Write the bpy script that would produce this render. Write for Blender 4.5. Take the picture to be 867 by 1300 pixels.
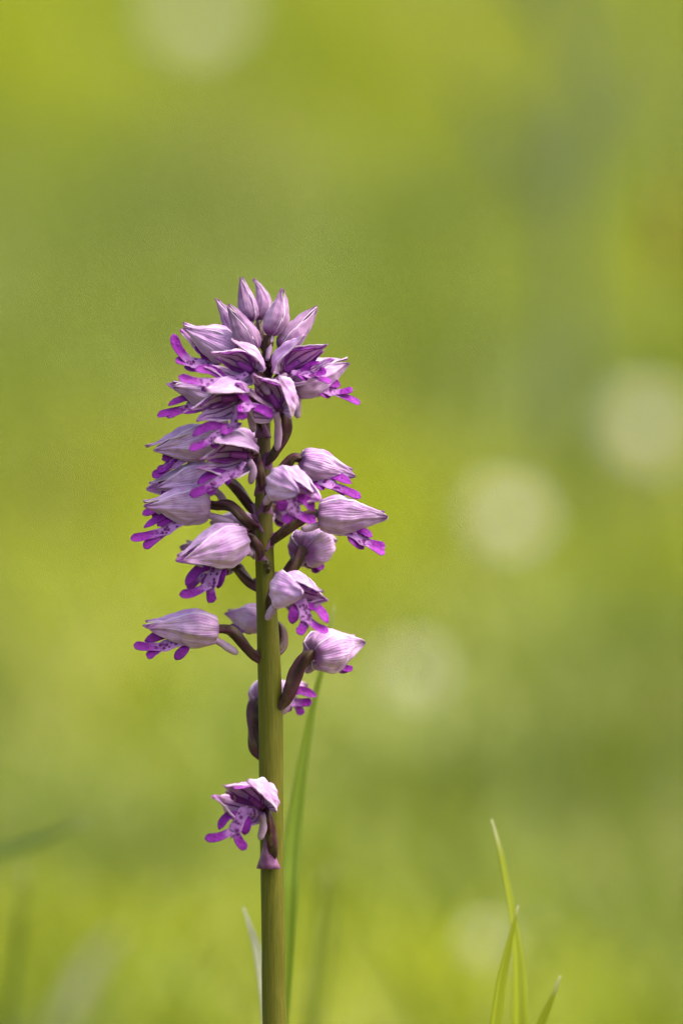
import bpy, math, random
import numpy as np
from mathutils import Vector, noise

# ------------------------------------------------------------------ reset
for o in list(bpy.data.objects):
    bpy.data.objects.remove(o, do_unlink=True)
SC = bpy.context.scene
COL = SC.collection
R = math.radians
random.seed(7)

# ------------------------------------------------------------------ camera
PITCH = R(3.0)
FOCUS = 1.0                    # metres from lens to the orchid
FRAME_H = 0.234                # metres of height seen at that distance
PXH, PXW = 1300.0, 867.0
FWD = Vector((0, math.cos(PITCH), -math.sin(PITCH)))
UPV = Vector((0, math.sin(PITCH), math.cos(PITCH)))
RGT = Vector((1, 0, 0))
TOC = -FWD
CAM = Vector((0, -FOCUS * math.cos(PITCH), 0.235 + FOCUS * math.sin(PITCH)))
cd = bpy.data.cameras.new('camera')
cam = bpy.data.objects.new('camera', cd)
COL.objects.link(cam)
cam.location = CAM
cam.rotation_euler = (R(90) - PITCH, 0, 0)
cd.sensor_fit = 'VERTICAL'
cd.sensor_height = 36.0
cd.lens = 36.0 * FOCUS / FRAME_H
cd.clip_start = 0.02
cd.clip_end = 3000
cd.dof.use_dof = True
cd.dof.focus_distance = FOCUS - 0.004
cd.dof.aperture_fstop = 4.4
SC.camera = cam

# ------------------------------------------------------------------ light
SUN_EL, SUN_AZ = R(60), R(78)          # azimuth from the camera's back, towards its right
wd = bpy.data.worlds.new('World')
SC.world = wd
wd.use_nodes = True
nt = wd.node_tree
bg = nt.nodes['Background']
sky = nt.nodes.new('ShaderNodeTexSky')
sky.sky_type = 'NISHITA'
sky.sun_disc = False
sky.sun_elevation = SUN_EL
sdir = Vector((math.sin(SUN_AZ) * math.cos(SUN_EL), -math.cos(SUN_AZ) * math.cos(SUN_EL), math.sin(SUN_EL)))
sky.sun_rotation = math.atan2(sdir.x, sdir.y)
sky.air_density = 1.0
sky.dust_density = 7.0
sky.ozone_density = 0.3
nt.links.new(sky.outputs[0], bg.inputs[0])
bg.inputs[1].default_value = 0.14
sl = bpy.data.lights.new('sun', 'SUN')
sl.energy = 1.35
sl.angle = R(40)
sl.color = (1.0, 0.95, 0.86)
sun = bpy.data.objects.new('sun', sl)
COL.objects.link(sun)
sun.location = (1, -1, 3)
sun.rotation_euler = (-sdir).to_track_quat('-Z', 'Y').to_euler()

vs = SC.view_settings
vs.view_transform = 'Standard'
vs.look = 'None'
vs.gamma = 1.0
vs.use_curve_mapping = False
vs.exposure = 1.75
SC.render.engine = 'CYCLES'
SC.cycles.max_bounces = 6

# ------------------------------------------------------------------ helpers
MM = 0.001


def ray(px, py):
    s = FRAME_H / PXH / FOCUS
    return FWD + RGT * ((px - PXW / 2) * s) + UPV * ((PXH / 2 - py) * s)


def P(px, py, t=0.0):
    """point seen at (px, py) whose distance from the lens is FOCUS minus t millimetres"""
    return CAM + ray(px, py) * (FOCUS - t * MM)


def ground_z(x, y):
    """gently rising meadow with a long hillside behind"""
    r = max(0.0, y - 0.6)
    return 0.15 * r * r / (r + 1.0) + 0.006 * math.sin(x * 7 + 1) * math.sin(y * 5)


WORLD = {}


def place(o, origin, parent):
    WORLD[o.name] = Vector(origin)
    if parent is not None:
        o.parent = parent
        o.location = Vector(origin) - WORLD[parent.name]
    else:
        o.location = origin


def empty(name, origin):
    o = bpy.data.objects.new(name, None)
    COL.objects.link(o)
    o.empty_display_size = 0.01
    place(o, origin, None)
    return o


def mesh_obj(name, geo, origin, parent, mats, solid=0.0):
    """geo = (verts in world space, faces, uv per vertex)"""
    v, f, uv = geo
    origin = Vector(origin)
    me = bpy.data.meshes.new(name)
    me.from_pydata([tuple(Vector(p) - origin) for p in v], [], f)
    if uv:
        lay = me.uv_layers.new(name='UVMap')
        li = np.zeros(len(me.loops), dtype=np.int32)
        me.loops.foreach_get('vertex_index', li)
        lay.data.foreach_set('uv', np.array(uv, dtype=np.float32)[li].ravel())
    me.polygons.foreach_set('use_smooth', [True] * len(me.polygons))
    for m in mats:
        me.materials.append(m)
    o = bpy.data.objects.new(name, me)
    COL.objects.link(o)
    place(o, origin, parent)
    if solid:
        s = o.modifiers.new('thickness', 'SOLIDIFY')
        s.thickness = solid
        s.offset = -1.0
        if len(mats) > 1:
            s.material_offset = 1
            s.material_offset_rim = 0
    return o


def tag(o, label, cat=None, group=None):
    o['label'] = label
    if cat:
        o['category'] = cat
    if group:
        o['group'] = group


def catmull(pts, n):
    """n+1 points along a Catmull-Rom curve through pts"""
    pts = [Vector(p) for p in pts]
    if len(pts) == 2:
        return [pts[0].lerp(pts[1], i / n) for i in range(n + 1)]
    ext = [pts[0] * 2 - pts[1]] + pts + [pts[-1] * 2 - pts[-2]]
    out = []
    for i in range(n + 1):
        s = i / n * (len(pts) - 1)
        k = min(int(s), len(pts) - 2)
        t = s - k
        a, b, c, d = ext[k:k + 4]
        out.append(0.5 * ((2 * b) + (c - a) * t + (2 * a - 5 * b + 4 * c - d) * t * t + (3 * b - a - 3 * c + d) * t ** 3))
    return out


def lerp_tab(tab, u):
    for (a, va), (b, vb) in zip(tab, tab[1:]):
        if u <= b:
            t = (u - a) / (b - a)
            t = t * t * (3 - 2 * t) * 0.5 + t * 0.5
            return va + (vb - va) * t
    return tab[-1][1]


def tube(pts, rad, nsec=12, lobes=0, amp=0.0, twist=0.0, cap=True, flat=None):
    """tube through pts (already dense) with radius function rad(u)"""
    n = len(pts)
    v, f, uv = [], [], []
    ref = None
    for i, p in enumerate(pts):
        u = i / (n - 1)
        T = (pts[min(i + 1, n - 1)] - pts[max(i - 1, 0)]).normalized()
        if ref is None:
            ref = T.orthogonal().normalized()
        A = (ref - T * ref.dot(T)).normalized()
        ref = A
        B = T.cross(A)
        r = rad(u)
        for k in range(nsec):
            a = 2 * math.pi * k / nsec
            rr = r * (1 + amp * math.cos(lobes * (a + twist * u)))
            v.append(p + A * (rr * math.cos(a)) + B * (rr * math.sin(a)))
            uv.append((u, k / nsec))
    for i in range(n - 1):
        for k in range(nsec):
            k2 = (k + 1) % nsec
            f.append((i * nsec + k, i * nsec + k2, (i + 1) * nsec + k2, (i + 1) * nsec + k))
    if cap:
        f.append(tuple(range(nsec))[::-1])
        f.append(tuple((n - 1) * nsec + k for k in range(nsec)))
    return v, f, uv


def merge(*geos):
    v, f, uv = [], [], []
    for a, b, c in geos:
        o = len(v)
        v += a
        f += [tuple(i + o for i in q) for q in b]
        uv += c
    return v, f, uv


def ribbon(path, hw, N, thick, n=14, nsec=10, cup=0.0, u0=0.0, u1=1.0):
    """flattened fleshy lobe along path; hw = half-width table over u; N = rough face normal"""
    pts = catmull(path, n)
    v, f, uv = [], [], []
    for i, p in enumerate(pts):
        u = i / n
        T = (pts[min(i + 1, n)] - pts[max(i - 1, 0)]).normalized()
        S = T.cross(N).normalized()
        nn = S.cross(T).normalized()
        w = lerp_tab(hw, u)
        th = min(thick, w * 0.8)
        for k in range(nsec):
            a = 2 * math.pi * k / nsec
            c, s = math.cos(a), math.sin(a)
            y = w * c
            v.append(p + S * y + nn * (th * 0.5 * s + cup * w * c * c))
            uv.append((u0 + (u1 - u0) * u, 0.5 + 0.5 * c))
    for i in range(n):
        for k in range(nsec):
            k2 = (k + 1) % nsec
            f.append((i * nsec + k, i * nsec + k2, (i + 1) * nsec + k2, (i + 1) * nsec + k))
    f.append(tuple(range(nsec))[::-1])
    f.append(tuple(n * nsec + k for k in range(nsec)))
    return v, f, uv


# ------------------------------------------------------------------ materials
def node(nt, t, **kw):
    n = nt.nodes.new(t)
    for k, v in kw.items():
        setattr(n, k, v)
    return n


def new_mat(name):
    m = bpy.data.materials.new(name)
    m.use_nodes = True
    return m, m.node_tree, m.node_tree.nodes['Principled BSDF'], m.node_tree.nodes['Material Output']


def ramp(nt, stops, interp='LINEAR'):
    r = nt.nodes.new('ShaderNodeValToRGB')
    cr = r.color_ramp
    cr.interpolation = interp
    while len(cr.elements) < len(stops):
        cr.elements.new(0.5)
    for e, (p, c) in zip(cr.elements, stops):
        e.position = p
        e.color = (c[0], c[1], c[2], 1)
    return r


def mixc(nt, fac, a, b, mode='MIX'):
    m = nt.nodes.new('ShaderNodeMix')
    m.data_type = 'RGBA'
    m.blend_type = mode
    for sock, val in ((m.inputs[0], fac), (m.inputs[6], a), (m.inputs[7], b)):
        if isinstance(val, (int, float)):
            sock.default_value = val
        elif isinstance(val, tuple):
            sock.default_value = (*val, 1)
        else:
            nt.links.new(val, sock)
    return m.outputs[2]


def math_(nt, op, a, b=None, clamp=False):
    m = nt.nodes.new('ShaderNodeMath')
    m.operation = op
    m.use_clamp = clamp
    for s, v in zip(m.inputs, (a, b)):
        if v is None:
            continue
        if isinstance(v, (int, float)):
            s.default_value = v
        else:
            nt.links.new(v, s)
    return m.outputs[0]


def noise_tex(nt, vec, scale, detail=3.0, rough=0.5):
    n = nt.nodes.new('ShaderNodeTexNoise')
    n.inputs['Scale'].default_value = scale
    n.inputs['Detail'].default_value = detail
    n.inputs['Roughness'].default_value = rough
    if vec is not None:
        nt.links.new(vec, n.inputs['Vector'])
    return n.outputs[0]


def uvxy(nt):
    uvn = nt.nodes.new('ShaderNodeUVMap')
    uvn.uv_map = 'UVMap'
    s = nt.nodes.new('ShaderNodeSeparateXYZ')
    nt.links.new(uvn.outputs[0], s.inputs[0])
    return uvn.outputs[0], s.outputs[0], s.outputs[1]


def objcoord(nt):
    t = nt.nodes.new('ShaderNodeTexCoord')
    return t.outputs['Object']


def leafy(nt, bsdf, out, col, trans=0.3, tint=None, bump=None, bump_d=0.0002, rough=0.5, spec=0.25):
    """thin plant tissue: principled + translucent"""
    nt.links.new(col, bsdf.inputs['Base Color'])
    bsdf.inputs['Roughness'].default_value = rough
    bsdf.inputs['Specular IOR Level'].default_value = spec
    tr = nt.nodes.new('ShaderNodeBsdfTranslucent')
    if tint is None:
        nt.links.new(col, tr.inputs[0])
    else:
        nt.links.new(mixc(nt, 1.0, col, tint, 'MULTIPLY'), tr.inputs[0])
    mx = nt.nodes.new('ShaderNodeMixShader')
    mx.inputs[0].default_value = trans
    nt.links.new(bsdf.outputs[0], mx.inputs[1])
    nt.links.new(tr.outputs[0], mx.inputs[2])
    nt.links.new(mx.outputs[0], out.inputs[0])
    if bump is not None:
        b = nt.nodes.new('ShaderNodeBump')
        b.inputs['Strength'].default_value = 0.6
        b.inputs['Distance'].default_value = bump_d
        nt.links.new(bump, b.inputs['Height'])
        nt.links.new(b.outputs[0], bsdf.inputs['Normal'])


def vein_mask(nt, uv, x, y, count, wob, sharp):
    """lengthwise veins across the sheet's v coordinate"""
    mp = nt.nodes.new('ShaderNodeMapping')
    mp.inputs['Scale'].default_value = (3, 5, 1)
    nt.links.new(uv, mp.inputs[0])
    nz = noise_tex(nt, mp.outputs[0], 1.6, 3)
    yy = math_(nt, 'ADD', y, math_(nt, 'MULTIPLY', math_(nt, 'SUBTRACT', nz, 0.5), wob))
    s = math_(nt, 'SINE', math_(nt, 'MULTIPLY', yy, 2 * math.pi * count))
    s = math_(nt, 'ADD', math_(nt, 'MULTIPLY', s, 0.5), 0.5)
    return math_(nt, 'POWER', s, sharp)


def mat_sepal_out(name, pale, mid, vein, tip, base):
    m, nt, b, out = new_mat(name)
    uv, x, y = uvxy(nt)
    oi = nt.nodes.new('ShaderNodeObjectInfo')
    oc = objcoord(nt)
    patch = noise_tex(nt, oc, 260, 3)
    c = mixc(nt, ramp_fac(nt, patch, 0.38, 0.66), pale, mid)
    v1 = vein_mask(nt, uv, x, y, 7.0, 0.10, 4.0)
    vb = noise_tex(nt, oc, 500, 3)
    c = mixc(nt, math_(nt, 'MULTIPLY', math_(nt, 'MULTIPLY', v1, ramp_fac(nt, vb, 0.45, 0.70)), 0.30), c, vein)
    v2 = vein_mask(nt, uv, x, y, 15.0, 0.10, 2.0)
    c = mixc(nt, math_(nt, 'MULTIPLY', math_(nt, 'MULTIPLY', v2, noise_tex(nt, oc, 330, 2)), 0.40), c, vein)
    # tinge towards tip and base
    c = mixc(nt, math_(nt, 'MULTIPLY', ramp_fac(nt, x, 0.86, 1.0), 0.75), c, tip)
    c = mixc(nt, math_(nt, 'MULTIPLY', math_(nt, 'SUBTRACT', 1.0, ramp_fac(nt, x, 0.03, 0.20)), 0.85), c, base)
    # pale rim
    rim = math_(nt, 'ABSOLUTE', math_(nt, 'SUBTRACT', y, 0.5))
    c = mixc(nt, math_(nt, 'MULTIPLY', ramp_fac(nt, rim, 0.45, 0.49), 0.8), c, (0.72, 0.60, 0.75))
    # each piece slightly lighter or darker
    hv = nt.nodes.new('ShaderNodeHueSaturation')
    hv.inputs['Hue'].default_value = 0.5
    nt.links.new(math_(nt, 'ADD', math_(nt, 'MULTIPLY', oi.outputs['Random'], 0.24), 0.86), hv.inputs['Value'])
    nt.links.new(c, hv.inputs['Color'])
    fine = noise_tex(nt, oc, 2600, 2)
    bump = math_(nt, 'ADD', math_(nt, 'MULTIPLY', v2, 0.7), math_(nt, 'MULTIPLY', fine, 0.8))
    leafy(nt, b, out, hv.outputs[0], 0.28, (1.0, 0.8, 1.0), bump, 0.00018, 0.6, 0.2)
    b.inputs['Sheen Weight'].default_value = 0.15
    return m


def ramp_fac(nt, val, a, b):
    m = nt.nodes.new('ShaderNodeMapRange')
    m.interpolation_type = 'SMOOTHSTEP'
    m.inputs[1].default_value = a
    m.inputs[2].default_value = b
    nt.links.new(val, m.inputs[0])
    return m.outputs[0]


def mat_sepal_in(name):
    m, nt, b, out = new_mat(name)
    uv, x, y = uvxy(nt)
    v1 = vein_mask(nt, uv, x, y, 5.0, 0.05, 4.0)
    c = mixc(nt, v1, (0.62, 0.40, 0.66), (0.17, 0.010, 0.18))
    rim = math_(nt, 'ABSOLUTE', math_(nt, 'SUBTRACT', y, 0.5))
    c = mixc(nt, ramp_fac(nt, rim, 0.40, 0.47), c, (0.52, 0.34, 0.56))
    c = mixc(nt, math_(nt, 'MULTIPLY', ramp_fac(nt, x, 0.7, 1.0), 0.7), c, (0.26, 0.03, 0.31))
    leafy(nt, b, out, c, 0.25, (1.0, 0.8, 1.0), v1, 0.0001, 0.55, 0.2)
    return m


def mat_lip():
    m, nt, b, out = new_mat('lip_purple')
    uv, x, y = uvxy(nt)
    oc = objcoord(nt)
    vo = nt.nodes.new('ShaderNodeTexVoronoi')
    vo.inputs['Scale'].default_value = 950
    nt.links.new(oc, vo.inputs['Vector'])
    spot = math_(nt, 'SUBTRACT', 1.0, ramp_fac(nt, vo.outputs['Distance'], 0.36, 0.48))
    nz = noise_tex(nt, oc, 420, 3)
    spot = math_(nt, 'MULTIPLY', spot, ramp_fac(nt, nz, 0.34, 0.50))
    inner = math_(nt, 'SUBTRACT', 1.0, ramp_fac(nt, math_(nt, 'ABSOLUTE', math_(nt, 'SUBTRACT', y, 0.5)), 0.36, 0.46))
    spot = math_(nt, 'MULTIPLY', spot, inner)
    body = mixc(nt, noise_tex(nt, oc, 350, 3), (0.42, 0.22, 0.48), (0.27, 0.09, 0.33))
    edge = ramp_fac(nt, math_(nt, 'ABSOLUTE', math_(nt, 'SUBTRACT', y, 0.5)), 0.36, 0.5)
    lobe = mixc(nt, noise_tex(nt, oc, 600, 3), (0.235, 0.016, 0.29), (0.155, 0.010, 0.205))
    lobe = mixc(nt, edge, lobe, (0.13, 0.003, 0.175))
    t = ramp_fac(nt, math_(nt, 'ADD', x, math_(nt, 'MULTIPLY', math_(nt, 'SUBTRACT', nz, 0.5), 0.25)), 0.36, 0.62)
    body = mixc(nt, math_(nt, 'MULTIPLY', spot, 0.95), body, (0.09, 0.004, 0.09))
    c = mixc(nt, t, body, lobe)
    oi = nt.nodes.new('ShaderNodeObjectInfo')
    hv = nt.nodes.new('ShaderNodeHueSaturation')
    nt.links.new(math_(nt, 'ADD', math_(nt, 'MULTIPLY', oi.outputs['Random'], 0.3), 0.85), hv.inputs['Value'])
    nt.links.new(c, hv.inputs['Color'])
    bump = math_(nt, 'ADD', spot, noise_tex(nt, oc, 2400, 2))
    leafy(nt, b, out, hv.outputs[0], 0.22, (1.0, 0.7, 1.0), bump, 0.00022, 0.55, 0.18)
    return m


def mat_ovary():
    m, nt, b, out = new_mat('ovary_brown_purple')
    uv, x, y = uvxy(nt)
    v = vein_mask(nt, uv, x, y, 3.0, 0.10, 1.5)
    oc = objcoord(nt)
    nz = noise_tex(nt, oc, 320, 4)
    c = mixc(nt, v, (0.022, 0.008, 0.006), (0.058, 0.016, 0.027))
    c = mixc(nt, ramp_fac(nt, nz, 0.45, 0.75), c, (0.060, 0.045, 0.018))
    c = mixc(nt, math_(nt, 'SUBTRACT', 1.0, ramp_fac(nt, x, 0.0, 0.22)), c, (0.075, 0.020, 0.06))
    c = mixc(nt, math_(nt, 'MULTIPLY', ramp_fac(nt, x, 0.85, 1.0), 0.7), c, (0.16, 0.04, 0.15))
    nt.links.new(c, b.inputs['Base Color'])
    b.inputs['Roughness'].default_value = 0.5
    b.inputs['Specular IOR Level'].default_value = 0.18
    bm = nt.nodes.new('ShaderNodeBump')
    bm.inputs['Strength'].default_value = 0.5
    bm.inputs['Distance'].default_value = 0.0002
    nt.links.new(noise_tex(nt, oc, 1800, 3), bm.inputs['Height'])
    nt.links.new(bm.outputs[0], b.inputs['Normal'])
    return m


def mat_simple(name, a, bcol, scale, rough=0.5, trans=0.0, stretch=None, spec=0.3):
    m, nt, b, out = new_mat(name)
    oc = objcoord(nt)
    vec = oc
    if stretch:
        mp = nt.nodes.new('ShaderNodeMapping')
        mp.inputs['Scale'].default_value = stretch
        nt.links.new(oc, mp.inputs[0])
        vec = mp.outputs[0]
    nz = noise_tex(nt, vec, scale, 4)
    c = mixc(nt, ramp_fac(nt, nz, 0.3, 0.7), a, bcol)
    leafy(nt, b, out, c, trans, None, nz, 0.0002, rough, spec)
    return m


def mat_stem():
    m, nt, b, out = new_mat('stem_olive')
    uv, x, y = uvxy(nt)
    oc = objcoord(nt)
    mp = nt.nodes.new('ShaderNodeMapping')
    mp.inputs['Scale'].default_value = (1, 1, 0.035)
    nt.links.new(oc, mp.inputs[0])
    streak = noise_tex(nt, mp.outputs[0], 2200, 3, 0.6)
    nz = noise_tex(nt, oc, 120, 4)
    c = mixc(nt, ramp_fac(nt, streak, 0.35, 0.68), (0.062, 0.062, 0.0025), (0.086, 0.083, 0.007))
    # the stem itself turns purple-brown towards the flowering top (x = 0 ground, 1 top)
    t = ramp_fac(nt, math_(nt, 'ADD', x, math_(nt, 'MULTIPLY', math_(nt, 'SUBTRACT', nz, 0.5), 0.10)), 0.56, 0.86)
    c = mixc(nt, math_(nt, 'MULTIPLY', t, 0.85), c, (0.070, 0.036, 0.030))
    fine = noise_tex(nt, oc, 5000, 2)
    c = mixc(nt, math_(nt, 'MULTIPLY', ramp_fac(nt, fine, 0.6, 0.8), 0.35), c, (0.20, 0.17, 0.05))
    nt.links.new(c, b.inputs['Base Color'])
    b.inputs['Roughness'].default_value = 0.6
    b.inputs['Specular IOR Level'].default_value = 0.15
    bm = nt.nodes.new('ShaderNodeBump')
    bm.inputs['Strength'].default_value = 0.5
    bm.inputs['Distance'].default_value = 0.0002
    nt.links.new(streak, bm.inputs['Height'])
    nt.links.new(bm.outputs[0], b.inputs['Normal'])
    return m


def mat_blade(name, a, bcol, tipc, trans=0.4):
    m, nt, b, out = new_mat(name)
    uv, x, y = uvxy(nt)
    mp = nt.nodes.new('ShaderNodeMapping')
    mp.inputs['Scale'].default_value = (2, 40, 1)
    nt.links.new(uv, mp.inputs[0])
    nz = noise_tex(nt, mp.outputs[0], 1.0, 3)
    c = mixc(nt, ramp_fac(nt, nz, 0.3, 0.7), a, bcol)
    mid = math_(nt, 'SUBTRACT', 1.0, ramp_fac(nt, math_(nt, 'ABSOLUTE', math_(nt, 'SUBTRACT', y, 0.5)), 0.02, 0.10))
    c = mixc(nt, math_(nt, 'MULTIPLY', mid, 0.4), c, tuple(min(1, k * 1.7) for k in bcol))
    c = mixc(nt, ramp_fac(nt, x, 0.93, 1.0), c, tipc)
    leafy(nt, b, out, c, trans, (1.0, 1.0, 0.55), nz, 0.0001, 0.45, 0.35)
    return m


def mat_meadow(name):
    m, nt, b, out = new_mat(name)
    at = nt.nodes.new('ShaderNodeAttribute')
    at.attribute_name = 'tint'
    leafy(nt, b, out, at.outputs['Color'], 0.45, (1.0, 1.0, 0.5), None, 0, 0.5, 0.3)
    return m


M = {}
M['sepal'] = mat_sepal_out('sepal_lilac', (0.60, 0.39, 0.65), (0.46, 0.25, 0.52), (0.20, 0.045, 0.24), (0.28, 0.08, 0.31), (0.23, 0.05, 0.24))
M['budsep'] = mat_sepal_out('bud_lilac', (0.36, 0.21, 0.38), (0.24, 0.115, 0.26), (0.16, 0.05, 0.17), (0.27, 0.04, 0.30), (0.17, 0.015, 0.17))
M['inner'] = mat_sepal_in('sepal_inside_striped')
M['lip'] = mat_lip()
M['ovary'] = mat_ovary()
M['spur'] = mat_simple('spur_pale_lilac', (0.42, 0.29, 0.42), (0.33, 0.19, 0.34), 500, 0.55, 0.2)
M['bract'] = mat_simple('bract_purple', (0.13, 0.03, 0.12), (0.21, 0.09, 0.19), 500, 0.5, 0.2)
M['stem'] = mat_stem()
M['tuft'] = mat_simple('lip_tuft_dark', (0.15, 0.01, 0.15), (0.22, 0.02, 0.22), 900, 0.6)
M['petal'] = mat_simple('petal_magenta', (0.30, 0.05, 0.38), (0.20, 0.03, 0.27), 500, 0.5, 0.25)

# ------------------------------------------------------------------ ground
def make_ground():
    xs = np.concatenate([np.linspace(-600, -12, 10), np.linspace(-8, 8, 90), np.linspace(12, 600, 10)])
    ys = np.concatenate([np.linspace(-600, -6, 8), np.linspace(-4, 14, 110), np.geomspace(16, 1500, 16)])
    v, f = [], []
    for y in ys:
        for x in xs:
            zz = ground_z(x, min(y, 40)) if abs(x) < 8 or y > 0 else 0.0
            v.append((x, y, zz))
    nx = len(xs)
    for j in range(len(ys) - 1):
        for i in range(nx - 1):
            f.append((j * nx + i, j * nx + i + 1, (j + 1) * nx + i + 1, (j + 1) * nx + i))
    m, nt, b, out = new_mat('meadow_soil_and_turf')
    oc = objcoord(nt)
    c = mixc(nt, ramp_fac(nt, noise_tex(nt, oc, 3.0, 5), 0.35, 0.65), (0.13, 0.15, 0.018), (0.17, 0.19, 0.025))
    c = mixc(nt, math_(nt, 'MULTIPLY', ramp_fac(nt, noise_tex(nt, oc, 30, 5), 0.45, 0.75), 0.6), c, (0.07, 0.06, 0.03))
    nt.links.new(c, b.inputs['Base Color'])
    b.inputs['Roughness'].default_value = 0.9
    o = mesh_obj('ground', (v, f, None), (0, 0, 0), None, [m])
    o['kind'] = 'structure'
    return o


make_ground()

# ------------------------------------------------------------------ meadow grass (uncountable)
YEL = np.array((0.225, 0.262, 0.005))
MID = np.array((0.160, 0.210, 0.010))
DRK = np.array((0.115, 0.160, 0.014))
GRY = np.array((0.190, 0.235, 0.060))
STR = np.array((0.330, 0.320, 0.130))


def meadow_grass(name, label, tufts, seed):
    rng = np.random.default_rng(seed)
    V, F, C = [], [], []
    base = 0
    SEG = 4
    for (x, y, rad, hgt, nb, wid, col) in tufts:
        for _ in range(nb):
            a, rr = rng.uniform(0, 2 * math.pi), rad * math.sqrt(rng.uniform())
            bx, by = x + rr * math.cos(a), y + rr * math.sin(a)
            bz = ground_z(bx, by) - 0.004
            h = hgt * rng.uniform(0.45, 1.1)
            la = rng.uniform(0, 2 * math.pi)
            lean = h * rng.uniform(0.2, 1.1)
            w = wid * rng.uniform(0.6, 1.3)
            fa = rng.uniform(0, math.pi)
            dx, dy = math.cos(fa) * w / 2, math.sin(fa) * w / 2
            c = col * rng.uniform(0.8, 1.2)
            for s in range(SEG):
                t = s / SEG
                ww = (1 - t ** 1.6) * 0.9 + 0.1
                cx, cy, cz = bx + math.cos(la) * lean * t * t, by + math.sin(la) * lean * t * t, bz + h * t * (1 - 0.12 * t)
                V.append((cx - dx * ww, cy - dy * ww, cz))
                V.append((cx + dx * ww, cy + dy * ww, cz))
                C += [c, c]
            V.append((bx + math.cos(la) * lean, by + math.sin(la) * lean, bz + h * 0.88))
            C.append(c)
            for s in range(SEG - 1):
                i = base + 2 * s
                F.append((i, i + 1, i + 3, i + 2))
            i = base + 2 * (SEG - 1)
            F.append((i, i + 1, i + 2))
            base += 2 * SEG + 1
    me = bpy.data.meshes.new(name)
    me.from_pydata(V, [], F)
    at = me.color_attributes.new('tint', 'FLOAT_COLOR', 'POINT')
    cc = np.ones((len(V), 4), dtype=np.float32)
    cc[:, :3] = np.array(C)
    at.data.foreach_set('color', cc.ravel())
    me.materials.append(M.setdefault('meadow', None) or mat_meadow('meadow_grass_blades'))
    M['meadow'] = me.materials[0]
    o = bpy.data.objects.new(name, me)
    COL.objects.link(o)
    o['kind'] = 'stuff'
    o['label'] = label
    return o


def palette(x, y, rng):
    """tuft colour: broad patches of yellow-green, mid green and grey-green, with odd ones out"""
    n = noise.noise(Vector((x * 4.5 + 11, y * 1.3, 0.3)))
    n2 = noise.noise(Vector((x * 9.0 - 5, y * 3.0, 4.3)))
    k = n * 1.1 + n2 * 0.8 + rng.normal() * 0.12 + 0.06
    if k < -0.22:
        c = DRK + (GRY - DRK) * rng.uniform(0, 0.9)
    elif k < 0.05:
        c = MID + (GRY - MID) * rng.uniform(0, 0.5)
    elif k < 0.34:
        c = MID + (YEL - MID) * rng.uniform(0.1, 0.8)
    else:
        c = YEL * rng.uniform(0.9, 1.25)
    if rng.uniform() < 0.04:
        c = STR * rng.uniform(0.8, 1.1)
    return c


rng = np.random.default_rng(5)
short, tall = [], []
for i in range(900):                       # short turf round the orchid
    y = rng.uniform(-0.75, 0.45)
    x = rng.uniform(-0.45, 0.45)
    hm = 0.085 if y < 0.12 else 0.06
    short.append((x, y, 0.03, hm * rng.uniform(0.6, 1.1), 14, 0.0028, palette(x, y, rng)))
for i in range(1900):                      # taller meadow behind
    y = 0.40 + 8.5 * rng.uniform() ** 1.7
    z = y + 1
    x = rng.uniform(-1, 1) * (0.16 * z + 0.25)
    h = (0.055 + 0.11 * min(1.0, max(0.0, y - 0.9) / 2.5)) * rng.uniform(0.7, 1.25)
    tall.append((x, y, 0.035 + 0.012 * z, h, 18, 0.0034 + 0.0013 * z, palette(x, y, rng)))
rng = np.random.default_rng(15)
for i in range(1100):                      # the meadow goes on to both sides
    y = 0.40 + 8.5 * rng.uniform() ** 1.5
    z = y + 1
    x = rng.choice((-1, 1)) * (0.16 * z + 0.25 + rng.uniform() * (0.35 + 0.22 * z))
    h = (0.055 + 0.11 * min(1.0, max(0.0, y - 0.9) / 2.5)) * rng.uniform(0.7, 1.25)
    tall.append((x, y, 0.04 + 0.016 * z, h, 16, 0.0036 + 0.0016 * z, palette(x, y, rng)))
meadow_grass('turf_grass', 'short green turf growing round the foot of the orchid', short, 1)
meadow_grass('meadow_grass', 'tall yellow-green meadow grass far out of focus behind the orchid', tall, 2)

# ------------------------------------------------------------------ the orchid
STEM_PX = [(349, 1300), (347.5, 1200), (345.5, 1100), (344.5, 1000), (343.5, 900), (340, 800), (336.5, 720), (335, 640), (335, 560), (336.5, 500), (338, 450), (338, 425)]
STEM_HW = {1300: 15.6, 1200: 15.2, 1100: 14.5, 1000: 15.3, 900: 15.5, 800: 14, 720: 12, 640: 11, 560: 8.5, 500: 7.0, 450: 5.5, 425: 3.0}
PX = FRAME_H / PXH
foot = P(349, 1300) - Vector((0, 0, 0))
root_pt = Vector((foot.x + 0.004, foot.y - 0.012, 0.0))
root_pt.z = ground_z(root_pt.x, root_pt.y) - 0.006
orchid = empty('orchid', root_pt)
tag(orchid, 'tall purple orchid spike in bloom on a thick olive green stem', 'orchid')

stem_pts = [root_pt, root_pt.lerp(foot, 0.5) + Vector((0.0005, 0, 0))] + [P(x, y) for x, y in STEM_PX]
spx = catmull(stem_pts, 130)


def stem_center(py):
    ys = [q[1] for q in STEM_PX][::-1]
    return float(np.interp(py, ys, [q[0] for q in STEM_PX][::-1]))


def stem_hw(py):
    ys = sorted(STEM_HW)
    return float(np.interp(py, ys, [STEM_HW[k] for k in ys]))


def stem_rad(u):
    p = spx[min(len(spx) - 1, int(round(u * (len(spx) - 1))))]
    up = (p - CAM).dot(UPV) / ((p - CAM).dot(FWD))
    py = PXH / 2 - up * FOCUS / PX
    if py > 1300:
        return PX * (15.6 + min(1, (py - 1300) / 600) * 3)
    return PX * stem_hw(py)


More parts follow.
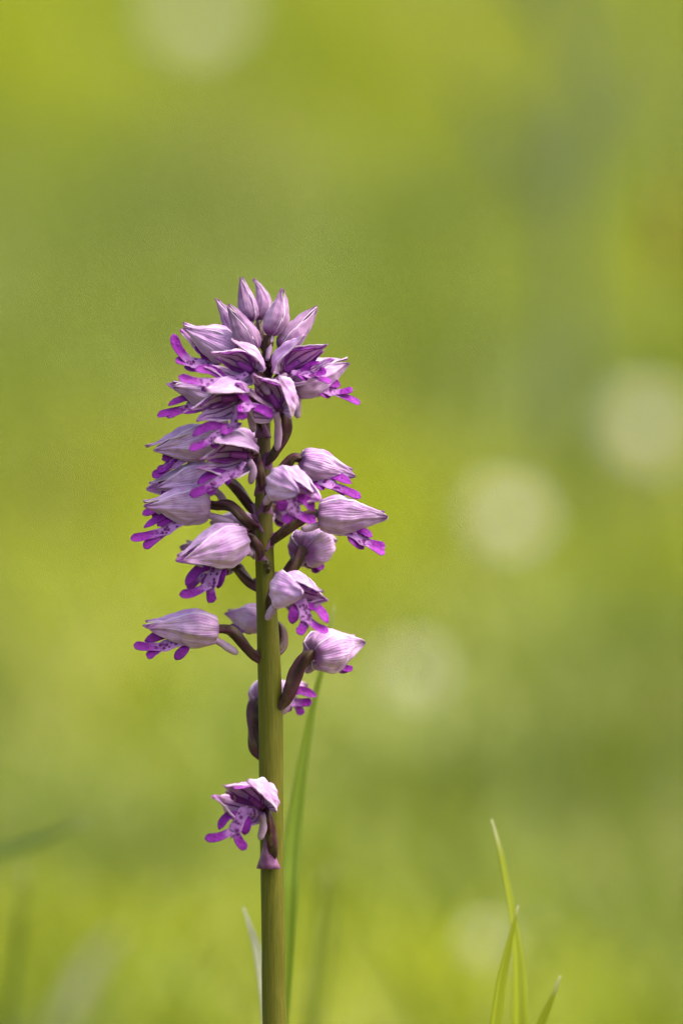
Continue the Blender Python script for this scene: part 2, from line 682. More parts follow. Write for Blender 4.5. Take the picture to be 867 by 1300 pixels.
mesh_obj('stem', tube(spx, stem_rad, 28, 14, 0.018, 0.6), root_pt, orchid, [M['stem']])

PROF = [(0, .10), (.05, .46), (.12, .72), (.22, .94), (.34, 1.0), (.50, .86), (.66, .60), (.80, .36), (.92, .19), (1, .10)]
BPROF = [(0, .20), (.05, .55), (.14, .82), (.28, 1.0), (.42, .97), (.60, .75), (.78, .45), (.92, .20), (1, .06)]
WPROF = [(0, .95), (.3, 1.0), (.55, .95), (.75, .80), (.88, .58), (.96, .32), (1, .04)]


def sepal_geo(base, X, Y, Z, L, Rr, th0, half, prof, opened=0.0, lift=0.0, seed=0, tipcurl=0.0, flare=0.0, nu=26, nv=30, shift=0.0, pouch=0.075):
    """one hood sepal: a curved sheet wrapped round the hood axis X"""
    v, f, uv = [], [], []
    c0, s0 = math.cos(th0), math.sin(th0)
    for i in range(nu + 1):
        u = i / nu
        w = half * lerp_tab(WPROF, u)
        for j in range(nv + 1):
            q = -1 + 2 * j / nv
            th = th0 + q * w
            nz = noise.noise(Vector((u * 2.6 + seed * 3.1, q * 1.6, seed * 7.7)))
            nz2 = noise.noise(Vector((u * 6 + seed * 1.3, q * 3.5, seed * 2.7 + 9)))
            r = Rr * lerp_tab(prof, u) + lift
            r += Rr * (0.075 * math.exp(-(q / .17) ** 2) + 0.008 * math.cos(q * math.pi * 6 + 3 * nz) + 0.05 * nz2) * math.sin(math.pi * min(1, u * 1.05)) 
            r += Rr * (0.13 * nz + 0.04 * nz2) * min(1, u * 5)
            r += Rr * flare * (abs(q) ** 3) * math.sin(math.pi * u)
            r += Rr * tipcurl * u ** 5
            x = L * (u + shift * u * u) + L * 0.02 * nz - L * pouch * math.exp(-((u - .12) / .07) ** 2)
            r *= 1 + 0.07 * math.cos(9 * th + seed) * math.exp(-((u - .12) / .09) ** 2)
            # local: radial a, tangential b
            ra = r * math.cos(th - th0)
            tb = r * math.sin(th - th0)
            # hinge open about the tangential direction at the base
            xo = x * math.cos(opened) - ra * math.sin(opened)
            ao = x * math.sin(opened) + ra * math.cos(opened)
            yy = ao * c0 - tb * s0
            zz = ao * s0 + tb * c0
            v.append(base + X * xo + Y * yy + Z * zz)
            uv.append((u, 0.5 + 0.5 * q))
    n = nv + 1
    for i in range(nu):
        for j in range(nv):
            f.append((i * n + j, i * n + j + 1, (i + 1) * n + j + 1, (i + 1) * n + j))
    return v, f, uv


def frame(X, roll):
    up = Vector((0, 0, 1))
    Z = (up - X * up.dot(X))
    if Z.length < 0.15:
        Z = TOC - X * TOC.dot(X)
    Z.normalize()
    Y = Z.cross(X)
    c, s = math.cos(roll), math.sin(roll)
    return Y * c + Z * s, Z * c - Y * s


def ovary_geo(att, base, X, via, rmid, seed):
    """twisted ovary from the stem to the back of the flower"""
    ax = stem_center(att)
    st = P(ax, att, 0)
    out = (base - st)
    side = Vector((out.x, 0, 0)) + TOC * out.dot(TOC)
    if side.length < 1e-4:
        side = TOC.copy()
    side.normalize()
    p0 = st + side * (stem_hw(att) * PX * 0.55)
    if via:
        pts = [p0] + [P(*q) for q in via] + [base - X * 0.0012, base + X * 0.0012]
    else:
        d = (base - p0).length
        p1 = p0 + (side * 0.55 + UPV * 0.75).normalized() * (0.30 * d)
        p2 = base - X * min(0.0045, 0.30 * d) - Vector((0, 0, 0.0002))
        # cubic Bezier sampled to a few points
        pts = []
        for i in range(7):
            t = i / 6
            pts.append(p0 * (1 - t) ** 3 + p1 * (3 * t * (1 - t) ** 2) + p2 * (3 * t * t * (1 - t)) + (base + X * 0.001) * t ** 3)
    dense = catmull(pts, 26)
    rt = [(0, .62), (.2, .85), (.5, 1.0), (.8, .82), (1, .6)]
    tw = random.choice((-1, 1)) * random.uniform(2.2, 3.6)
    return tube(dense, lambda u: rmid * lerp_tab(rt, u), 20, 3, 0.24, tw), p0, side


def bract(att, p0, side, parent, size):
    """small purple scale at the foot of an ovary"""
    v, f, uv = [], [], []
    S = side.cross(UPV).normalized()
    o = p0 + side * (-0.0006 + 0.0042 * (size - 1)) - UPV * 0.0014
    nu, nv = 8, 6
    for i in range(nu + 1):
        u = i / nu
        w = 0.0019 * ((1 - u ** 1.5) if size < 1.2 else (1 - u) ** 1.3) * size + 0.0001
        for j in range(nv + 1):
            q = -1 + 2 * j / nv
            v.append(o + UPV * (u * 0.0042 * size * (1.0 if size < 1.2 else 1.45)) + side * (0.0014 * u * (1 if size < 1.2 else .6) + (0.0010 + 0.002 * (size - 1)) * (1 - q * q)) + S * (w * q))
            uv.append((u, .5 + .5 * q))
    n = nv + 1
    for i in range(nu):
        for j in range(nv):
            f.append((i * n + j, i * n + j + 1, (i + 1) * n + j + 1, (i + 1) * n + j))
    return mesh_obj('bract', (v, f, uv), o, parent, [M['bract']], 0.00025)


def lip_geo(lp, Xh, Zh, face, sc):
    """four-lobed lip: body, two arms, two legs, a tooth between the legs"""
    th, fork, a1, a2, l1, l2 = lp
    N = face
    D = (fork - th)
    bl = max(D.length, 0.0025)
    k = sc
    geos = []
    start = th - Xh * 0.0016 + Zh * 0.0004
    midb = th.lerp(fork, 0.5) + N * 0.0004
    geos.append(ribbon([start, th, midb, fork], [(0, .0010 * k), (.3, .00155 * k), (.65, .00130 * k), (.9, .00165 * k), (1, .0010 * k)], N, .00040, 16, 12, 0.15, 0.0, 0.42))
    for tip, sgn in ((a1, 1), (a2, -1)):
        s = th.lerp(fork, 0.12)
        d = tip - s
        side = D.normalized().cross(N).normalized()
        bul = side * (0.22 * d.length * (1 if d.dot(side) > 0 else -1)) - D.normalized() * (0.04 * d.length)
        m = s + d * 0.45 + bul * 0.8 + N * 0.0006
        tw = (N + side * random.uniform(-.35, .35)).normalized()
        geos.append(ribbon([s, s + d * 0.18 + bul * 0.45, m, tip], [(0, .0007 * k), (.3, .00085 * k), (.65, .00120 * k), (.85, .00122 * k), (.95, .0008 * k), (1, .0002)], tw, .00028, 16, 12, random.uniform(.05, .45), 0.40, 1.0))
    for tip in (l1, l2):
        s = th.lerp(fork, 0.88)
        d = tip - s
        m = s + d * 0.5 + D.normalized() * (0.12 * d.length)
        side = D.normalized().cross(N).normalized()
        tw = (N + side * random.uniform(-.3, .3)).normalized()
        geos.append(ribbon([s, m, tip], [(0, .0010 * k), (.35, .00105 * k), (.7, .00112 * k), (.88, .00100 * k), (.96, .0006 * k), (1, .0002)], tw, .00028, 14, 12, random.uniform(.05, .45), 0.34, 1.0))
    e = fork + D.normalized() * 0.0016 * k
    geos.append(ribbon([fork - D.normalized() * .0004, e], [(0, .0005 * k), (.6, .0003 * k), (1, .00008)], N, .0003, 5, 8, 0, .4, .8))
    # little dark tufts along the body
    for _ in range(12):
        u = random.uniform(0.02, 0.95)
        side = D.normalized().cross(N).normalized()
        c = th.lerp(fork, u) + side * random.uniform(-.00075, .00075) * k + N * 0.00032
        g = ribbon([c - N * .0001, c + N * .00034 + D.normalized() * .0002], [(0, .00017), (.6, .00019), (1, .00006)], D.normalized(), .0003, 3, 6, 0, 0.0, 0.0)
        tufts_acc.append(g)
        geos.append(None)
    return [g for g in geos if g]


tufts_acc = []


def flower(bp, tp, att, lip=None, Rr=None, roll=0, opened=0.0, near_open=0.0, spur=None, via=None, ov=1.2, face=(0.75, 0.45, 0.25), seed=0, bract_size=1.0, latc=-14, lath=63, nearh=None, sc=1.0, nolip=False, lipt=(0, 2)):
    """bp, tp: back and tip of the hood (pixel x, y, mm towards the viewer)"""
    global tufts_acc
    random.seed(seed * 31 + 5)
    base = P(*bp)
    tip = P(*tp)
    X = (tip - base)
    L = X.length * 1.03
    X.normalize()
    Y, Z = frame(X, R(roll))
    if Rr is None:
        Rr = max(0.0031, min(0.0043, L * 0.27))
    g, p0, side = ovary_geo(att, base, X, via, ov * MM, seed)
    fl = mesh_obj('flower', g, p0, orchid, [M['ovary']])
    if bract_size:
        bract(att, p0, side, fl, bract_size)
    # sepals
    sm = [M['sepal'], M['inner']]
    dorsal = sepal_geo(base, X, Y, Z, L * random.uniform(.97, 1.02), Rr, R(90), R(60), PROF, R(opened * 0.15), 0.0, seed + 1, random.uniform(0, .15), 0.02)
    mesh_obj('sepal', dorsal, base, fl, sm, 0.00022)
    for s, a in ((1, 0), (-1, 180)):
        c0 = R(a) + s * R(latc)
        # the side turned to the viewer may hang further open
        op = opened * random.uniform(.8, 1.2)
        if (Y * s).dot(TOC) > 0:
            op += near_open
            hw_ = nearh or lath
        else:
            hw_ = lath
        gs = sepal_geo(base, X, Y, Z, L * random.uniform(.90, 1.05), Rr, c0, R(hw_), PROF, R(op), 0.00038, seed + 2 + s * .4, random.uniform(0.05, .5), 0.10 + 0.004 * opened, shift=random.uniform(-.03, .03))
        mesh_obj('sepal', gs, base, fl, sm, 0.00022)
    for s, a in ((1, 40), (-1, 140)):
        gp = sepal_geo(base + X * (L * .12), X, Y, Z, L * .72, Rr * .86, R(a), R(12), PROF, R(opened * .35), 0, seed + 5 + s, 0.1, 0.0, 12, 6)
        mesh_obj('petal', gp, base, fl, [M['petal'], M['petal']], 0.0002)
    # column: small knob in the throat
    col_c = base + X * (L * .10)
    mesh_obj('column', tube(catmull([col_c, col_c + X * .0018 + Z * .0006, col_c + X * .0036 + Z * .0012], 6), lambda u: .00095 * (1 - .3 * u), 8), col_c, fl, [M['petal']])
    throat = base + X * (L * .24) - Z * (Rr * .55)
    fv = (TOC * face[0] + Z * face[1] + X * face[2]).normalized()
    if not nolip:
        tufts_acc = []
        if lip is None:
            D = (X * .75 - Z * .65).normalized()
            Sd = D.cross(fv).normalized()
            th = throat
            fork = th + D * .0055
            lp = [th, fork, th + D * .005 + Sd * .003, th + D * .005 - Sd * .003, fork + D * .0036 + Sd * .0024, fork + D * .0036 - Sd * .0024]
        else:
            t0 = bp[2] + (tp[2] - bp[2]) * .35 + lipt[0]
            t1 = t0 + lipt[1]
            lp = [P(*lip[0], t0), P(*lip[1], t1), P(*lip[2], t1 - .5 + random.uniform(-.6, .8)), P(*lip[3], t1 + random.uniform(-.6, .8)), P(*lip[4], t1 + random.uniform(-.4, 1.2)), P(*lip[5], t1 + random.uniform(-.4, 1.2))]
        geos = lip_geo(lp, X, Z, fv, sc)
        if lip is not None:      # claw joining the lip to the throat inside the hood
            geos.append(ribbon([throat, throat.lerp(lp[0], .6), lp[0].lerp(lp[1], .12)], [(0, .0009), (.5, .0011), (1, .0011)], fv, .0006, 8, 8, 0, 0, .05))
        lo = mesh_obj('lip', merge(*geos), lp[0], fl, [M['lip']])
        if tufts_acc:
            mesh_obj('lip_tufts', merge(*tufts_acc), lp[0], fl, [M['tuft']])
    # spur
    s0 = base + X * (L * .10) - Z * (Rr * .50)
    if spur:
        e = P(*spur)
    else:
        e = s0 - X * .0030 - Z * .0052
    mid = s0.lerp(e, .5) - X * .0006 - Z * .0002
    sp = catmull([s0 + X * .0004, s0.lerp(mid, .5) - X * .0002, mid, e], 12)
    mesh_obj('spur', tube(sp, lambda u: .00088 * lerp_tab([(0, .9), (.3, .9), (.7, 1.08), (.92, .9), (1, .45)], u), 12), s0, fl, [M['spur']])
    return fl


def bud(bp, tp, att, via=None, Rr=.0021, roll=0, bow=0.0, seed=0, ov=.75, spur=True):
    random.seed(seed * 17 + 3)
    base, tip = P(*bp), P(*tp)
    X = tip - base
    L = X.length
    X.normalize()
    Y, Z = frame(X, R(roll))
    g, p0, side = ovary_geo(att, base, X, via, ov * MM, seed)
    b = mesh_obj('bud', g, p0, orchid, [M['ovary']])
    for th, half, lift in ((90, 64, 0.00012), (-28, 66, 0.0), (208, 66, 0.00005)):
        gs = sepal_geo(base - X * .0006, X, Y, Z, L * random.uniform(.96, 1.03), Rr, R(th), R(half), BPROF, 0, lift, seed + th * .01, random.uniform(0, .12), 0.03, 22, 24, 0.0, 0.02)
        if bow:
            v = []
            for p in gs[0]:
                u = (p - base).dot(X) / L
                v.append(p + RGT * (bow * MM * (math.sin(math.pi * min(1, max(0, u))) - .9 * max(0, u) ** 3)))
            gs = (v, gs[1], gs[2])
        mesh_obj('sepal', gs, base, b, [M['budsep'], M['budsep']], 0.0002)
    if spur:
        s0 = base + X * .0008
        e = s0 - X * .0040 - UPV * .0032
        mesh_obj('spur', tube(catmull([s0, s0.lerp(e, .5) - UPV * .0006, e], 8), lambda u: .00075 * (1 - .35 * u * u), 10), s0, b, [M['spur']])
    return b


# buds at the top of the spike
bud((319, 406, -3), (305, 350, -3), 446, [(323, 420, -2), (331, 437, -1)], .0022, 20, 0, 1)
bud((329, 404, -5), (326, 352, -6), 440, [(331, 416, -4)], .0019, -30, 1.3, 2)
bud((344, 423, 4), (361, 363, 3), 462, [(342, 440, 4)], .0026, 35, 0.5, 3)
bud((358, 442, 2), (405, 388, 1), 484, [(350, 452, 2), (343, 468, 2)], .0027, 10, 0, 4, .9)
bud((323, 443, 5), (287, 383, 6), 488, [(329, 458, 5), (334, 472, 3)], .0027, -15, 0, 5, .9)
bud((309, 433, -2), (273, 376, -3), 478, [(320, 450, -2)], .0023, 0, 0, 6, .9)

# open flowers, from the top of the spike to its foot
flower((300, 447, 0), (231, 415, 4), 492, [(270, 463), (240, 462), (247, 441), (234, 466), (220, 424), (223, 456)], seed=1, via=[(318, 468, 1)], near_open=-4)
flower((325, 473, 7), (269, 450, 14), 512, [(296, 483), (262, 489), (247, 470), (279, 495), (227, 478), (262, 498)], seed=2, opened=7, near_open=14, roll=50, latc=-2, lath=52, nearh=40, lipt=(2, 3))
flower((288, 507, 1), (219, 487, 3), 540, [(262, 514), (238, 519), (214, 515), (230, 523), (200, 528), (212, 530)], seed=3)
flower((309, 503, 9), (247, 522, 16), 548, [(298, 541), (267, 562), (245, 554), (280, 548), (241, 571), (279, 566)], seed=4, opened=5, near_open=12, roll=56, latc=-2, lath=54, nearh=42, lipt=(2, 2), spur=(322, 548, 6))
flower((356, 520, 7), (321, 482, 17), 590, [(319, 514), (308, 521), (299, 486), (346, 529), (308, 533), (302, 516)], seed=5, opened=14, near_open=6, latc=-2, lath=50, via=[(349, 576, 4), (362, 552, 5), (363, 535, 6)], Rr=.0043, spur=(352, 572, 5), lipt=(3, 2), roll=15)
flower((276, 556, -2), (190, 571, 1), 582, [(242, 580), (218, 592), (206, 584), (206, 600), (194, 606), (200, 598)], seed=6, via=[(318, 578, -1), (300, 559, -1)])
flower((319, 578, 8), (257, 585, 16), 622, [(299, 600), (270, 617), (251, 615), (288, 616), (241, 629), (268, 629)], seed=7, opened=5, near_open=14, roll=56, latc=-2, lath=54, nearh=42, via=[(330, 604, 6), (326, 585, 7)], spur=(318, 614, 8), lipt=(2, 2))
flower((276, 606, -3), (191, 618, 0), 655, [(244, 622), (215, 640), (205, 630), (212, 646), (181, 653), (194, 658)], seed=8, via=[(320, 645, -2), (303, 622, -3)])
flower((267, 641, 3), (184, 641, 6), 668, [(240, 658), (206, 677), (183, 670), (200, 668), (166, 684), (183, 696)], seed=9, via=[(316, 664, 3), (292, 643, 3)], spur=(299, 664, 3), Rr=.0041)
flower((320, 671, -6), (270, 660, -13), 690, seed=10, ov=1.0, lipt=(-2, -1))
flower((324, 568, -6), (278, 548, -13), 600, seed=11, ov=1.0)
flower((309, 683, 6), (229, 708, 13), 710, [(281, 712), (266, 747), (236, 743), (277, 747), (228, 755), (271, 765)], seed=12, opened=3, near_open=3, Rr=.0047, via=[(327, 695, 4), (318, 684, 5)], spur=(320, 703, 4), roll=8, lipt=(0, 2), sc=1.1)
flower((294, 717, -4), (238, 691, -11), 750, seed=13, spur=(290, 704, -9), via=[(316, 738, -2), (302, 722, -4)])
flower((278, 799, 2), (187, 793, 5), 841, [(243, 812), (203, 823), (184, 814), (222, 837), (170, 819), (188, 836)], seed=14, via=[(320, 829, 2), (298, 804, 2)], spur=(302, 830, 2), Rr=.0040)
flower((337, 788, -8), (290, 777, -10), 842, [(318, 794), (306, 799), (303, 790), (312, 804), (291, 795), (302, 806)], seed=15, via=[(358, 822, -6), (356, 798, -8)], ov=1.1, lipt=(0, 0), spur=(345, 800, -10))
flower((358, 475, 4), (414, 441, 11), 516, [(378, 474), (398, 478), (390, 483), (405, 461), (421, 485), (414, 469)], seed=16, spur=(341, 487, 2), opened=7, near_open=10, roll=-48, latc=-2, lath=52, nearh=42, lipt=(1, 3))
flower((370, 491, 0), (442, 459, -2), 528, [(404, 494), (426, 499), (432, 490), (420, 504), (448, 494), (457, 513)], seed=17, via=[(348, 508, 0), (357, 495, 0)])
flower((381, 583, 2), (446, 600, -1), 616, [(396, 609), (425, 617), (446, 614), (412, 621), (458, 632), (440, 626)], seed=18, via=[(350, 603, 2), (364, 590, 2)], roll=8)
flower((353, 610, 11), (396, 629, 19), 648, [(367, 627), (374, 653), (356, 649), (398, 648), (358, 661), (402, 661)], seed=19, opened=5, near_open=5, spur=(336, 640, 9), via=[(342, 632, 7), (345, 616, 9)], Rr=.0044, lipt=(1, 1), roll=-18, latc=-8, lath=56)
flower((403, 653, 3), (485, 653, 4), 692, [(441, 675), (466, 690), (472, 682), (462, 697), (489, 694), (488, 704)], seed=20, via=[(358, 677, 3), (380, 660, 3)], spur=(383, 672, 4), Rr=.0043)
flower((384, 699, 0), (415, 684, -13), 742, [(394, 710), (399, 716), (405, 715), (394, 722), (401, 728), (410, 723)], seed=21, spur=(377, 716, -3), via=[(360, 735, 2), (374, 716, 2)], Rr=.0044, ov=1.4, lipt=(-3, -2), opened=4)
flower((355, 748, 9), (407, 757, 17), 772, [(381, 764), (389, 789), (371, 792), (416, 791), (378, 805), (417, 802)], seed=22, opened=4, near_open=5, via=[(345, 760, 6)], Rr=.0044, lipt=(1, 1), roll=-14, latc=-8, lath=56)
flower((396, 831, 2), (450, 812, -6), 902, [(422, 842), (434, 848), (440, 843), (428, 853), (447, 851), (437, 855)], seed=23, spur=(389, 852, -4), via=[(364, 884, 2), (377, 854, 2)], Rr=.0046, ov=1.6, lipt=(-1, -1), opened=4)
flower((328, 893, -6), (374, 868, -15), 965, [(356, 886), (376, 893), (402, 884), (370, 902), (382, 908), (396, 891)], seed=24, via=[(325, 948, -2), (323, 920, -4)], ov=1.7, lipt=(0, 0), Rr=.0045)
flower((335, 1026, 6), (287, 1003, 19), 1094, [(311, 1030), (297, 1057), (278, 1053), (310, 1060), (260, 1064), (313, 1078)], seed=25, opened=8, near_open=6, nearh=48, via=[(347, 1080, 4), (343, 1056, 5), (339, 1036, 7)], spur=(330, 1066, 7), Rr=.0044, lipt=(2, 2), bract_size=1.4, roll=34, latc=-2, lath=54, face=(.9, .3, .2))
flower((348, 642, -9), (378, 650, -16), 676, [(352, 654), (356, 658), (362, 655), (351, 664), (353, 668), (360, 664)], seed=26, ov=1.0, lipt=(0, 0))

# tiny dark insect clinging to the front of the stem
M['insect'] = mat_simple('insect_dark_brown', (0.012, 0.008, 0.005), (0.05, 0.035, 0.012), 2500, 0.4)
ip = catmull([P(338.5, 711, 2.3), P(340, 716, 2.75), P(341, 721, 2.75), P(340.5, 728, 2.35)], 18)
IR = [(0, .10), (.10, .34), (.22, .16), (.32, .38), (.46, .36), (.54, .14), (.72, .52), (.9, .36), (1, .05)]
ig = [tube(ip, lambda u: .00105 * lerp_tab(IR, u), 10)]
for k, (u, dx, dy) in enumerate(((.30, -6, -5), (.36, -7, 1), (.44, -6, 6), (.30, 6, -4), (.36, 7, 2), (.44, 6, 7))):
    a = ip[int(u * 18)]
    kn = a + RGT * (dx * .5 * PX) - UPV * (dy * .3 * PX) + TOC * .0003
    ft = a + RGT * (dx * PX) - UPV * (dy * PX) - TOC * .0009
    ig.append(tube(catmull([a, kn, ft], 8), lambda u: .00010 * (1.1 - .6 * u), 5))
bug = mesh_obj('insect', merge(*ig), ip[9], None, [M['insect']])
tag(bug, 'tiny dark insect clinging to the front of the orchid stem', 'insect')

# ------------------------------------------------------------------ grass blades one can tell apart
M['bladeA'] = mat_blade('blade_green', (0.19, 0.24, 0.008), (0.27, 0.31, 0.016), (0.42, 0.42, 0.25))
M['bladeE'] = mat_blade('blade_fresh_green', (0.12, 0.19, 0.008), (0.17, 0.24, 0.014), (0.30, 0.36, 0.15))
M['bladeB'] = mat_blade('blade_deep_green', (0.07, 0.12, 0.012), (0.10, 0.15, 0.018), (0.30, 0.32, 0.15))
M['bladeC'] = mat_blade('blade_mid_green', (0.11, 0.16, 0.020), (0.14, 0.19, 0.030), (0.30, 0.32, 0.15))
M['bladeD'] = mat_blade('blade_dry_grey', (0.30, 0.31, 0.20), (0.38, 0.39, 0.27), (0.45, 0.45, 0.38), .25)


def blade_geo(pts, hw_px, facing, fold=0.35, n=40, to_ground=True):
    """creased grass blade; pts tip-first as (px, py, mm); hw in pixels of the photograph"""
    w = [P(*q) for q in pts][::-1]
    hw = [h * PX for h in hw_px][::-1]
    if to_ground:
        dr = (w[1] - w[0]).normalized()
        b = w[0] - dr * 0.03
        g = Vector((b.x, b.y, ground_z(b.x, b.y) - 0.004))
        c = w[0] - dr * 0.05
        seg = (w[1] - w[0]).length
        m = max(2, int((w[0] - g).length / seg))
        pre = [g * (1 - t) ** 2 + c * (2 * t * (1 - t)) + w[0] * t * t for t in (i / m for i in range(m))]
        hw = [hw[0] * (.75 + .25 * i / m) for i in range(m)] + hw
        w = pre + w
        n = max(n, 5 * len(w))
    pp = catmull(w, n)
    k = len(w) - 1
    v, f, uv = [], [], []
    for i, p in enumerate(pp):
        u = i / n
        T = (pp[min(i + 1, n)] - pp[max(i - 1, 0)]).normalized()
        S = T.cross(facing).normalized()
        nn = S.cross(T).normalized()
        h = float(np.interp(u * k, range(k + 1), hw))
        for j, q in enumerate((-1, -.5, 0, .5, 1)):
            v.append(p + S * (h * q) + nn * (fold * h * abs(q)))
            uv.append((u, .5 + .5 * q))
    for i in range(n):
        for j in range(4):
            f.append((i * 5 + j, i * 5 + j + 1, (i + 1) * 5 + j + 1, (i + 1) * 5 + j))
    return (v, f, uv), pp[0]


def lone_blade(name, label, pts, hw, mat, facing=None, fold=.35, cat='grass', group=None, to_ground=True):
    g, o = blade_geo(pts, hw, (facing or TOC), fold, to_ground=to_ground)
    b = mesh_obj(name, g, o, None, [mat], 0.0002)
    tag(b, label, cat, group)
    return b


lone_blade('long_grass_leaf', 'upright green grass blade close behind the orchid stem', [(425, 768, -34), (413, 830, -34), (396, 900, -34), (384, 970, -33), (374, 1040, -32), (369, 1090, -31), (367, 1140, -30), (364, 1230, -30), (360, 1300, -30)], [0.4, 2.2, 4.2, 7, 10.5, 12, 12, 8, 6], M['bladeE'], (TOC + RGT * .25).normalized())
lone_blade('dry_grass_blade', 'thin dry grey grass blade beside the foot of the orchid stem', [(309, 1152, -30), (318, 1178, -30), (325, 1200, -30), (331, 1235, -29), (334, 1268, -28), (336, 1300, -28)], [0.6, 3.0, 5.0, 5.0, 4.0, 3.5], M['bladeD'])

# the tuft of three blades to the right
tg = P(655, 1300, -20)
tg = Vector((tg.x, tg.y - .01, ground_z(tg.x, tg.y) - .002))
tuft = empty('grass_tuft', tg)
tag(tuft, 'small tuft of sharp pointed grass blades standing alone in the meadow', 'grass')
for pts, hw, mt, fc in (
    ([(624, 1040, -22), (634, 1080, -22), (644, 1131, -22), (650, 1168, -22), (654, 1210, -22), (655, 1250, -22), (655, 1300, -22)], [.5, 3.4, 4.6, 5.5, 9.5, 12.5, 15], M['bladeA'], TOC * .8 + RGT * .7),
    ([(658, 1149, -16), (652, 1170, -16), (645, 1195, -16), (634, 1240, -16), (625, 1300, -16)], [.4, 3.2, 5.8, 9, 11.5], M['bladeA'], TOC * .7 + RGT * .8),
    ([(711, 1239, -20), (704, 1256, -20), (696, 1274, -20), (684, 1300, -20)], [.5, 3, 5.2, 7.5], M['bladeA'], TOC * .8 + RGT * .7)):
    g, o = blade_geo(pts, hw, fc.normalized(), .5)
    mesh_obj('blade', g, o, tuft, [mt], 0.0002)

# soft ones further back
lone_blade('grass_stalk', 'faint dark green grass stalk leaning close behind the orchid foot', [(411, 1105, -190), (406, 1160, -190), (399, 1220, -190), (393, 1300, -190)], [1.5, 3, 4, 4], M['bladeC'], group='stalks behind the orchid')
lone_blade('grass_stalk', 'fainter grass stalk behind, the one farther from the orchid stem', [(423, 1100, -220), (419, 1160, -220), (412, 1230, -220), (405, 1300, -220)], [1.5, 3, 4, 4], M['bladeC'], group='stalks behind the orchid')
lone_blade('arching_grass_blade', 'broad blurred grass blade arching in above a thin dark stalk', [(112, 1042, -165), (70, 1060, -170), (30, 1076, -175), (-15, 1090, -180), (-70, 1130, -185), (-110, 1230, -190)], [1.5, 7, 11, 13, 13, 10], M['bladeB'], (TOC + UPV * .8).normalized())
lone_blade('thin_grass_stalk', 'thin blurred dark stalk under the arching grass blade', [(30, 1100, -200), (26, 1170, -200), (20, 1230, -200), (12, 1300, -200)], [2, 4, 5, 5], M['bladeB'])

# ------------------------------------------------------------------ meadow flowers and weeds far behind
M['white'] = mat_simple('white_ray_floret', (0.46, 0.50, 0.40), (0.54, 0.57, 0.48), 300, 0.6, 0.3)
M['yolk'] = mat_simple('yellow_disc', (0.50, 0.36, 0.03), (0.42, 0.27, 0.02), 900, 0.7)
M['weed'] = mat_simple('grey_green_weed', (0.10, 0.135, 0.060), (0.13, 0.165, 0.075), 40, 0.6, 0.25)
M['rust'] = mat_simple('rusty_seed_head', (0.24, 0.16, 0.04), (0.30, 0.20, 0.06), 200, 0.7, 0.2)


def white_flower(label, px, py, z, dia, seed):
    random.seed(seed)
    c = P(px, py, (FOCUS - z) * 1000)
    g = Vector((c.x + random.uniform(-.03, .03), c.y + .02, 0))
    g.z = ground_z(g.x, g.y) - .004
    t = empty('white_flower', g)
    tag(t, label, 'flower', 'white meadow flowers')
    N = (TOC * .8 + Vector((random.uniform(-.2, .2), 0, .6))).normalized()
    A = N.orthogonal().normalized()
    B = N.cross(A)
    mesh_obj('stem', tube(catmull([g, g.lerp(c, .5) + Vector((.006, 0, 0)), c - N * .003], 14), lambda u: .0012, 8), g, t, [M['bladeB']])
    mesh_obj('flower_disc', tube([c - N * .003, c - N * .001, c + N * .0015, c + N * .003], lambda u: dia * (.17 if u < .7 else .11), 14), c, t, [M['yolk']])
    for k in range(14):
        a = 2 * math.pi * (k + random.uniform(-.2, .2)) / 14
        d = A * math.cos(a) + B * math.sin(a)
        e = c + d * (dia * .5 * random.uniform(.92, 1.05)) - N * (dia * random.uniform(0, .08))
        mesh_obj('petal', ribbon([c + d * dia * .12, c + d * dia * .3 + N * .001, e], [(0, dia * .035), (.5, dia * .075), (.85, dia * .065), (1, dia * .02)], N, .0005, 6, 6), c, t, [M['white']])
    return t


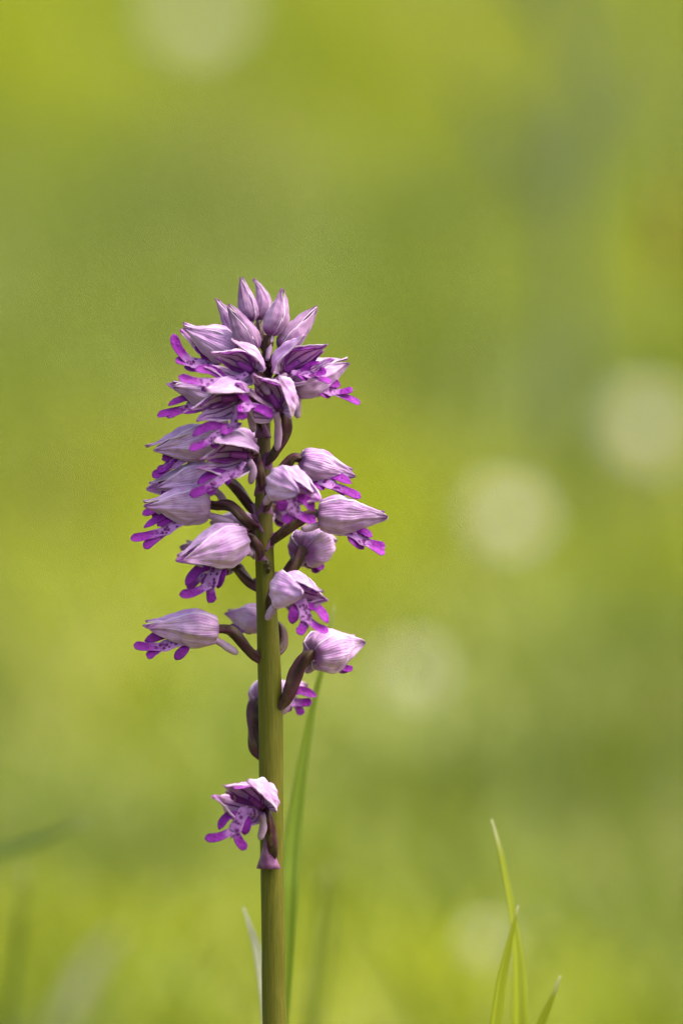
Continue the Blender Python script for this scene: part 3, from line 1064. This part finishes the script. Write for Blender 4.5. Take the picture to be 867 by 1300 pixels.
white_flower('blurred round white flower head standing level with the middle of the orchid spike', 643, 655, 2.6, .034, 1)
white_flower('large pale blurred flower near the rusty seed head', 822, 540, 3.0, .046, 2)
white_flower('faint pale flower low in the grass beside the lower orchid florets', 525, 850, 2.3, .023, 3)
white_flower('faint far-off white flower above the orchid tip', 248, 15, 4.6, .066, 4)
white_flower('pale blurred flower behind the grass tuft', 618, 1195, 1.8, .015, 5)

# broad pale dry leaf low down
lone_blade('withered_leaf', 'broad pale withered leaf leaning in the blurred grass', [(150, 1185, -480), (120, 1220, -480), (92, 1270, -480), (70, 1330, -480)], [6, 20, 24, 20], M['bladeD'], (TOC * .7 + RGT * .7).normalized(), fold=.15, cat='leaf')

# tall grey-green weed
wz = -2000
wb = P(722, 330, wz)
wg = Vector((wb.x, wb.y, ground_z(wb.x, wb.y) - .004))
weed = empty('tall_weed', wg)
tag(weed, 'tall grey green branching weed rising behind the meadow', 'weed')
mesh_obj('stem', tube(catmull([wg, wg.lerp(wb, .5), wb, P(722, 200, wz), P(720, 90, wz), P(716, -40, wz), P(708, -160, wz)], 30), lambda u: .0085 * (1.1 - .5 * u), 10), wg, weed, [M['weed']])
for a, b, c in (((721, 270), (660, 190), (580, 80)), ((722, 210), (752, 120), (790, 40)), ((718, 60), (680, -20), (640, -80))):
    mesh_obj('branch', ribbon([P(*a, wz), P(*b, wz), P(*c, wz)], [(0, .004), (.4, .009), (.8, .008), (1, .001)], TOC, .0012, 14, 8), P(*a, wz), weed, [M['weed']])

sc_ = P(858, 285, -1400)
sg = Vector((sc_.x, sc_.y, ground_z(sc_.x, sc_.y) - .004))
sd = empty('seed_head', sg)
tag(sd, 'rust brown blurred seed head on a thin stalk beside the pale flower', 'seed head')
mesh_obj('stalk', tube(catmull([sg, sg.lerp(sc_, .5), sc_], 12), lambda u: .0014, 8), sg, sd, [M['bladeB']])
for k in range(18):
    a = k * 2.4
    h = k / 26 * .06
    q = sc_ + Vector((0, 0, h - .03))
    d = Vector((math.cos(a), math.sin(a), .9)).normalized()
    mesh_obj('spikelet', ribbon([q, q + d * .010, q + d * .019], [(0, .001), (.5, .0036), (1, .0004)], d.orthogonal(), .0022, 5, 6), q, sd, [M['rust']])
